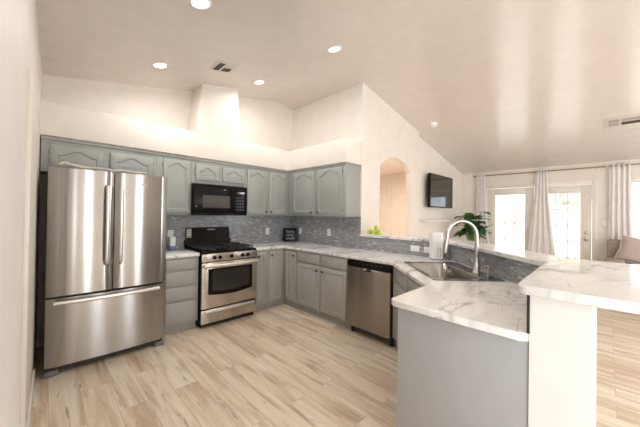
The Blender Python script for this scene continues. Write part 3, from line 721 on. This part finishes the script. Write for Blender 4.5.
# tan spoon rest with wooden spoon
sr = thing('spoon_rest', 'tan wooden spoon rest on the back of the cooktop', 'spoon rest', (-1.185, -.20, .9585))
b = NB(); lathe(b, [(0, .001), (.032, .001), (.048, .012), (.045, .012), (.03, .006), (0, .005)], 20); obj('dish', b, 'tan', sr)
b = NB(); tube(b, [(-.10, .03, .024), (0, 0, .014), (.03, -.01, .016)], [.006, .007, .016], 8, flat=.6); obj('spoon', b, 'tan', sr)

# ------------------------------------------------------------------ dishwasher (front faces -x)
dwm = thing('dishwasher', 'stainless steel dishwasher with black control strip under the long countertop', 'dishwasher', (-.61, -2.188, 0), R(-90))
b = NB(); box(b, -.297, .297, 0, .58, .105, .872, .002); box(b, -.29, .29, .20, .57, .0, .105); obj('body', b, 'blackmatte', dwm)
b = NB(); box(b, -.297, .297, -.03, -.001, .795, .868, .006); cpn = obj('control_panel', b, 'black', dwm)
b = NB(); box(b, -.292, .292, -.035, -.001, .095, .790, .010, 3); dd = obj('door', b, 'steel_dark', dwm)
b = NB(); prism(b, [(-.055, .79), (.055, .79), (.035, .762), (-.035, .762)], -.041, -.0355, 'y'); obj('handle', b, 'blackmatte', dd)
b = NB(); lathe(b, [(0, 0), (.024, 0), (.022, .003), (0, .004)], 18, Matrix.Translation((-.035, -.041, .782)) @ Matrix.Rotation(R(90), 4, 'X') @ Matrix.Scale(.55, 4, Vector((0, 1, 0)))); obj('latch', b, 'bright', dd)
for k in range(7):
    b = NB(); box(b, -.20 + k * .06, -.18 + k * .06, -.0308, -.0299, .838, .842); obj('button', b, 'greyfoot', cpn)
for s in (-1, 1):
    b = NB(); box(b, s * .265 - .014, s * .265 + .014, .03, .055, 0, .105, .003); obj('leg', b, 'blackmatte', dwm)

# ------------------------------------------------------------------ outlets and switches
def plate(label, loc, rz, w=.07, h=.115, kind='outlet', hor=False, group=None):
    t = thing('wall_outlet' if kind == 'outlet' else 'light_switch', label, kind, loc, rz, group)
    if hor: w, h = h, w
    b = NB(); box(b, -w / 2, w / 2, -.006, 0, -h / 2, h / 2, .002); obj('cover_plate', b, 'white', t)
    if kind == 'outlet':
        for s in (-1, 1):
            b = NB(); ox, oz = (s * .025, 0) if hor else (0, s * .025)
            box(b, ox - .015, ox + .015, -.0085, -.0055, oz - .014, oz + .014, .003); o = obj('socket', b, 'white', t)
            b = NB()
            for sx in (-.006, .006): box(b, ox + sx - .0012, ox + sx + .0012, -.0092, -.0084, oz - .004, oz + .006)
            obj('slots', b, 'slot', o)
    else:
        for i in range(2 if w > .1 else 1):
            cx = (i - .5) * .046 if w > .1 else 0
            b = NB(); box(b, cx - .016, cx + .016, -.009, -.0055, -.033, .033, .002); obj('rocker', b, 'white', t)
    return t
plate('white outlet on the back tile wall between range and corner', (-.519, -.0082, 1.10), 0)
plate('white outlet on the side tile wall right behind the black sign', (-.0082, -.273, 1.10), R(-90))
plate('white outlet on the side tile wall under the two-door end cabinet', (-.0082, -.975, 1.115), R(-90))
plate('wide white outlet in the low tile strip, farther from the white appliance', (-.0082, -2.43, 1.00), R(-90), hor=True)
plate('white outlet in the low tile strip, partly behind the white appliance', (-.0082, -2.60, 1.00), R(-90), hor=True)
plate('white outlet on the back tile wall beside the refrigerator', (-2.045, -.0082, 1.115), 0, h=.10)
plate('white light switch plate on the far wall right of the patio doors', (XF - .0005, -4.06, 1.30), R(-90), w=.12, kind='switch')
# small white canister with blue base
t = thing('air_freshener', 'small white canister with blue base beside the refrigerator', 'canister', (-2.055, -.12, .9145))
b = NB(); box(b, -.035, .035, -.03, .03, .045, .165, .012, 3); obj('body', b, 'white', t)
b = NB(); box(b, -.036, .036, -.031, .031, 0, .045, .008, 3); obj('base', b, 'blue', t)

# black sign with three lines of pale script, in the corner
sg = thing('tabletop_sign', 'black framed sign with pale script standing in the countertop corner', 'sign', (-.18, -.20, .9145), R(-38))
Tm = Matrix.Rotation(R(-8), 4, 'X')
b = NB(); box(b, -.115, .115, -.008, .008, 0, .235, .012, 3, Tm); obj('board', b, 'black', sg)
for i, (z, hw) in enumerate(((.178, .075), (.118, .065), (.058, .070))):
    b = NB(); random.seed(20 + i)
    pts = []
    for k in range(41):
        a = k / 40; pts.append(Tm @ Vector((-hw + 2 * hw * a, -.0095, z + .012 * math.sin(a * 34 + i) + .008 * math.sin(a * 13 + 2 * i))))
    tube(b, pts, .0026, 5); 
    tube(b, [Tm @ Vector((-hw, -.0095, z - .020)), Tm @ Vector((hw, -.0095, z - .020 + .003 * i))], .0014, 5)
    obj('script_line', b, 'grey_text', sg)
b = NB(); box(b, -.02, .02, .008, .07, 0, .01, .002); obj('stand', b, 'black', sg)

# white upright appliance with two slots
ap = thing('water_dispenser', 'white upright countertop appliance with two dark slots beside the faucet', 'appliance', (-.115, -2.735, .9145), R(-48))
b = NB(); poly(b, rr(.063, .055, .022), .012, .305, bev=0); o = obj('body', b, 'white', ap); md = o.modifiers.new('bevel', 'BEVEL'); md.width = .008; md.segments = 3; md.limit_method = 'ANGLE'; md.angle_limit = R(50)
b = NB(); poly(b, rr(.060, .052, .02), 0, .012); obj('base', b, 'slot', ap)
for s in (-1, 1):
    b = NB(); box(b, s * .014 - .0022 + .012, s * .014 + .0022 + .012, -.0568, -.0548, .03, .135, .0008); obj('slot', b, 'slot', ap)

# ------------------------------------------------------------------ apples on the bar
def apple(loc, rot, r, label, m):
    t = thing('green_apple', label, 'apple', loc, 0, 'green apples on the bar end', rot)
    prof = [(0, -.82), (.25, -.92), (.6, -.80), (.9, -.35), (1.0, .1), (.93, .5), (.65, .82), (.3, .88), (.1, .76), (0, .68)]
    b = NB(); lathe(b, [(a * r, z * r) for a, z in prof], 18); obj('flesh', b, m, t)
    b = NB(); tube(b, [(0, 0, .68 * r), (.003, 0, 1.15 * r)], .0018, 6); obj('stem', b, 'stem', t)
AZ = 1.1288 + .0335
apple((.060, -1.717, AZ), (0, 0, 0), .035, 'green apple leftmost on the bar end, in front of the wall edge', 'fruit')
apple((.060, -1.793, AZ), (.08, .05, 0), .035, 'yellow-green apple in the middle front of the heap on the bar', 'fruit2')
apple((.060, -1.869, AZ), (-.08, 0, 0), .035, 'green apple rightmost in the front row of the heap', 'fruit')
apple((.128, -1.755, AZ), (.05, .08, 0), .035, 'green apple at the back left of the heap, half hidden', 'fruit')
apple((.128, -1.831, AZ), (-.05, .08, 0), .035, 'yellow-green apple at the back right of the heap', 'fruit2')
apple((.094, -1.793, AZ + .061), (.1, -.1, 0), .033, 'green apple resting on top of the heap', 'fruit')

# ------------------------------------------------------------------ television, floating shelf, plant
tv = thing('television', 'black flat-screen television mounted on the living room wall', 'television', (2.68, -1.66, 1.905))
b = NB(); box(b, -.57, .57, 0, .055, -.335, .335, .006); obj('housing', b, 'black', tv)
b = NB(); box(b, -.553, .553, -.0015, .001, -.315, .318); obj('screen', b, 'screen', tv)
b = NB(); box(b, -.15, .15, .055, .137, -.1, .1); obj('wall_mount', b, 'blackmatte', tv)
b = NB(); box(b, 1.95, 3.0, -1.71, YT - .002, 1.285, 1.315, .003); tag(obj('floating_shelf', b, 'white'), 'narrow white floating shelf below the television', 'shelf')
pl = thing('potted_monstera', 'tall green monstera plant behind the bar near the patio doors', 'plant', (3.30, -2.06, 0))
b = NB(); lathe(b, [(0, 0), (.17, 0), (.20, .05), (.23, .45), (.235, .5), (.21, .5), (.205, .46), (0, .46)], 28); obj('pot', b, 'pot', pl)
b = NB(); lathe(b, [(0, .462), (.2, .462), (.19, .47), (0, .475)], 20); obj('soil', b, 'soil', pl)
def leaf(bm, base, az, tilt, L_, Wd):
    t = bmesh.new(); n = 9; rows = []
    for i in range(n + 1):
        a = i / n; wd = Wd * math.sin(math.pi * min(1, a * .93 + .07)) ** .7 * (1 - .35 * a)
        notch = .45 if i % 2 and 0 < i < n else 1.0
        z = -.22 * L_ * a * a
        rows.append([t.verts.new((L_ * a - (.05 * L_ if abs(s) == 1 else 0), s * wd * (notch if abs(s) == 1 else 1), z + abs(s) * .12 * wd)) for s in (-1, -.5, 0, .5, 1)])
    for r0, r1 in zip(rows, rows[1:]):
        for k in range(4): t.faces.new((r0[k], r0[k + 1], r1[k + 1], r1[k])).smooth = True
    g = bmesh.ops.solidify(t, geom=t.faces[:], thickness=.003)
    bmesh.ops.transform(t, matrix=Matrix.Translation(base) @ Matrix.Rotation(az, 4, 'Z') @ Matrix.Rotation(-tilt, 4, 'Y'), verts=t.verts[:])
    merge(bm, t)
random.seed(5)
stems = NB(); leaves = []
for i in range(46):
    az = random.uniform(0, 2 * math.pi); h = random.uniform(1.0, 1.50); rad = random.uniform(.03, .20)
    base = Vector((math.cos(az) * rad, math.sin(az) * rad, h))
    tube(stems, [(0.02 * math.cos(az), .02 * math.sin(az), .46), (math.cos(az) * rad * .35, math.sin(az) * rad * .35, h * .72), tuple(base)], .006, 6)
    leaves.append((base, az + random.uniform(-.5, .5), random.uniform(-.9, .75), random.uniform(.20, .31), random.uniform(.13, .18), i))
obj('stems', stems, 'leaf2', pl)
for base, az, tilt, L_, wd, i in leaves:
    b = NB(); leaf(b, base, az, tilt, L_, wd); obj('leaf', b, 'leaf2' if i % 6 == 0 else 'leaf', pl)

# ------------------------------------------------------------------ curtains and rods
def curtain(label, y0, y1, yb0, yb1, tie=None):
    """gathered panel; y0..y1 at the top, yb0..yb1 at the hem"""
    t = NB(); nu, nv = 72, 16; rows = []; top = 2.40
    for j in range(nv + 1):
        v = j / nv; z = top + (.02 - top) * v; s = v * v * (3 - 2 * v)
        a0 = y0 + (yb0 - y0) * s; a1 = y1 + (yb1 - y1) * s
        row = []
        for i in range(nu + 1):
            u = i / nu; ph = u * 2 * math.pi * 4
            row.append(t.verts.new((4.135 + (.014 + .008 * v) * math.sin(ph + .5 * math.sin(3 * v)) , a0 + (a1 - a0) * u + .008 * math.sin(2 * ph), z)))
        rows.append(row)
    for r0, r1 in zip(rows, rows[1:]):
        for i in range(nu): t.faces.new((r0[i], r0[i + 1], r1[i + 1], r1[i])).smooth = True
    o = obj('curtain', t, 'curtain'); md = o.modifiers.new('solidify', 'SOLIDIFY'); md.thickness = .003
    return tag(o, label, 'curtain', 'linen curtain panels on the far wall')
curtain('pale curtain panel left of the patio doors, behind the plant', -1.87, -2.05, -1.87, -2.19)
curtain('pale curtain panel between the two glass patio doors, flaring downward', -3.02, -3.21, -2.86, -3.36)
curtain('wide pale curtain panel right of the patio doors, above the sofa', -4.10, -4.36, -4.09, -4.40)
def rod(label, y0, y1, fin0, fin1):
    t = thing('curtain_rod', label, 'curtain rod', (4.135, y0, 2.355), 0, 'curtain rods on the far wall')
    b = NB(); tube(b, [(0, 0, 0), (0, y1 - y0, 0)], .014, 10); obj('rod', b, 'rod', t)
    for yy, s, on in ((0, 1, fin0), (y1 - y0, -1, fin1)):
        if on:
            b = NB(); lathe(b, [(0, -.03), (.018, -.022), (.026, 0), (.018, .022), (0, .03)], 14, Matrix.Translation((0, yy, 0)) @ Matrix.Rotation(R(90), 4, 'X')); obj('finial', b, 'rod', t)
    for yy in (-.12 if False else (y1 - y0) * .04, (y1 - y0) * .95):
        b = NB(); tube(b, [(0, yy, -.012), (.06, yy, -.012), (XF - 4.135, yy, -.012)], .007, 8); obj('bracket', b, 'rod', t)
rod('bronze curtain rod above the patio doors', -1.84, -4.03, True, True)
rod('bronze curtain rod above the window at the right edge', -4.10, -6.25, False, True)

# ------------------------------------------------------------------ sofa and pillow
sf = thing('sofa', 'taupe sofa standing against the far window wall', 'sofa', (3.6, -5.12, 0))
b = NB(); box(b, -.42, .35, -1.05, 1.05, .08, .42, .03); obj('base', b, 'sofa', sf)
b = NB(); box(b, .12, .40, -1.05, 1.05, .42, 1.03, .05, 4); obj('backrest', b, 'sofa', sf)
for s in (-1, 1):
    b = NB(); box(b, -.42, .12, s * .955 - .11, s * .955 + .11, .08, .74, .05, 4); obj('armrest', b, 'sofa', sf)
for s in (-1, 1):
    b = NB(); box(b, -.42, .12, s * .42 - .415, s * .42 + .415, .425, .615, .05, 4); obj('seat_cushion', b, 'sofa', sf)
for sx in (-.36, .30):
    for sy in (-.98, .98):
        b = NB(); box(b, sx - .03, sx + .03, sy - .03, sy + .03, 0, .08); obj('leg', b, 'darkgrey', sf)
def pillow(W_, H_, T_):
    t = NB(); n = 14; g = {}
    for sgn in (1, -1):
        for i in range(n + 1):
            for j in range(n + 1):
                u, v = i / n * 2 - 1, j / n * 2 - 1
                edge = max(abs(u), abs(v)) > .999
                if sgn == -1 and edge: g[(sgn, i, j)] = g[(1, i, j)]; continue
                pin = 1 - .10 * (1 - abs(u) ** 2) * abs(v) ** 4; pin2 = 1 - .10 * (1 - abs(v) ** 2) * abs(u) ** 4
                g[(sgn, i, j)] = t.verts.new((sgn * T_ * ((1 - u ** 4) * (1 - v ** 4)) ** .5, u * W_ / 2 * pin2, v * H_ / 2 * pin))
        for i in range(n):
            for j in range(n): t.faces.new((g[(sgn, i, j)], g[(sgn, i + 1, j)], g[(sgn, i + 1, j + 1)], g[(sgn, i, j + 1)])).smooth = True
    return t
pw = thing('throw_pillow', 'blush throw pillow with white edging leaning on the sofa back', 'pillow', (3.575, -4.53, .852), 0, rot=(R(13), R(10), R(3)))
obj('cushion', pillow(.68, .42, .09), 'pillow', pw)
b = NB()
per = [(-.34, -.21), (0, -.191), (.34, -.21), (.308, 0), (.34, .21), (0, .191), (-.34, .21), (-.308, 0), (-.34, -.21)]
tube(b, [(0, y, z) for y, z in per], .008, 6, cap=False); obj('piping', b, 'fringe', pw)

# ------------------------------------------------------------------ ceiling fittings
TILT = math.atan(SL)
def downlight(x, y, label, src=None):
    z = zc(x); rot = (0, -TILT if x < XR else TILT, 0)
    if src: t = copy_tree(src, (x, y, z), label, rot)
    else:
        t = thing('recessed_downlight', label, 'ceiling light', (x, y, z), 0, 'recessed ceiling lights over the kitchen', rot)
        b = NB(); lathe(b, [(.058, -.001), (.062, -.008), (.080, -.007), (.086, -.001), (.07, 0)], 28); obj('trim_ring', b, 'white', t)
        b = NB(); lathe(b, [(0, -.004), (.059, -.004), (.059, -.001), (0, -.001)], 28); obj('lens', b, 'lens', t)
    nrm = Vector((math.sin(rot[1]), 0, math.cos(rot[1])))
    l = area('downlight_lamp', Vector((x, y, z)) - nrm * .012, rot, .11, .11, 10, (1, .975, .945), shape='DISK', spread=170)
    return t
d0 = downlight(-2.442, -1.945, 'recessed ceiling light nearest the camera, at the top edge')
downlight(-2.386, -.716, 'recessed ceiling light above the refrigerator', d0)
downlight(-1.151, -.69, 'recessed ceiling light beside the tapered chase', d0)
downlight(-.952, -1.916, 'recessed ceiling light closest to the ridge line', d0)
t = thing('ceiling_vent', 'small square air vent in the kitchen ceiling above the chase', 'air vent', (-1.783, -.955, zc(-1.783)), 0, rot=(0, -TILT, 0))
b = NB(); box(b, -.13, .13, -.13, .13, -.008, 0, .003); obj('frame', b, 'vent_white', t)
for x0, x1, y0, y1 in ((-.10, -.03, -.10, .10), (0.0, .10, .01, .10)):
    b = NB(); box(b, x0, x1, y0, y1, -.0092, -.0078); s_ = obj('slot_opening', b, 'vent_dark', t)
b = NB()
for k in range(4): box(b, 0.0, .10, -.10 + k * .025, -.088 + k * .025, -.012, -.008)
obj('louver', b, 'vent_white', t)
t = thing('ceiling_vent', 'white rectangular air vent in the living room ceiling, far right', 'air vent', (2.62, -4.33, zc(2.62)), 0, rot=(0, TILT, 0))
b = NB(); box(b, -.15, .15, -.30, .30, -.008, 0, .003); obj('frame', b, 'vent_white', t)
b = NB(); box(b, .01, .10, -.10, .12, -.0095, -.0078); obj('slot_opening', b, 'vent_dark', t)
for nm, x0, x1, y0, y1 in (('louver', -.10, -.01, -.10, .12), ('louver', .01, .10, .15, .25), ('louver', -.10, -.01, .15, .25), ('louver', .01, .10, -.25, -.14), ('louver', -.10, -.01, -.25, -.14)):
    b = NB(); n = 5
    for k in range(n): box(b, x0 + (x1 - x0) * k / n, x0 + (x1 - x0) * (k + .55) / n, y0, y1, -.012, -.0078)
    obj(nm, b, 'card', t)
t = thing('smoke_detector', 'round white smoke detector on the sloped ceiling above the arch', 'smoke detector', (1.564, -1.95, zc(1.564)), 0, rot=(0, TILT, 0))
b = NB(); lathe(b, [(0, -.045), (.03, -.045), (.055, -.035), (.065, -.02), (.068, 0), (0, 0)], 28); obj('housing', b, 'white', t)
b = NB(); lathe(b, [(0, -.0465), (.004, -.0465), (.004, -.045), (0, -.045)], 8); obj('indicator_light', b, 'ledr', t)
# hallway lamp
hx, hy = 1.43, -.944
t = thing('hall_downlight', 'small glowing ceiling light seen through the top of the arch', 'ceiling light', (hx, hy, 2.44))
b = NB(); lathe(b, [(.058, -.001), (.062, -.008), (.085, -.006), (.088, 0), (.06, 0)], 24); obj('trim_ring', b, 'white', t)
b = NB(); lathe(b, [(0, -.005), (.059, -.005), (.059, -.001), (0, -.001)], 24); obj('lens', b, 'lens', t)
area('hall_lamp', (hx, hy, 2.42), (0, 0, 0), .11, .11, 52, (1, .86, .74), shape='DISK', spread=170)

# ------------------------------------------------------------------ outside
b = NB(); box(b, XF + .15, 16, -14, 6, -.10, -.02); o = obj('patio_ground', b, 'patio'); o['kind'] = 'structure'
b = NB(); box(b, 8.6, 8.8, -14, 6, -.02, 1.78); o = obj('garden_wall', b, 'block'); o['kind'] = 'structure'
tr = thing('garden_tree', 'pale leafy tree beyond the block wall outside', 'tree', (11.6, -3.25, -.02))
b = NB(); tube(b, [(0, 0, 0), (.05, .03, 1.2), (0, 0, 2.4)], [.14, .11, .08], 10); obj('trunk', b, 'bark', tr)
t = NB(); bmesh.ops.create_icosphere(t, subdivisions=4, radius=1.0)
random.seed(3); ph = [random.uniform(0, 6) for _ in range(6)]
for v in t.verts:
    n_ = v.co.normalized(); k = 1 + .13 * math.sin(5 * n_.x + ph[0]) * math.sin(6 * n_.y + ph[1]) + .10 * math.sin(11 * n_.z + ph[2] + 7 * n_.x) + random.uniform(-.05, .05)
    v.co = Vector((n_.x * 1.2, n_.y * 1.4, n_.z * .8)) * k + Vector((0, 0, 2.7))
obj('crown', t, 'hedge', tr)
pg = thing('patio_shade_frame', 'pale brown wooden shade frame outside the right glass door', 'pergola', (7.2, -3.1, -.02))
b = NB(); box(b, -.05, .05, -.45, .45, 1.60, 1.70, .005); obj('beam', b, 'pale_wood', pg)
for s in (-1, 1):
    b = NB(); box(b, -.05, .05, s * .36 - .04, s * .36 + .04, 0, 1.60, .004); obj('post', b, 'pale_wood', pg)
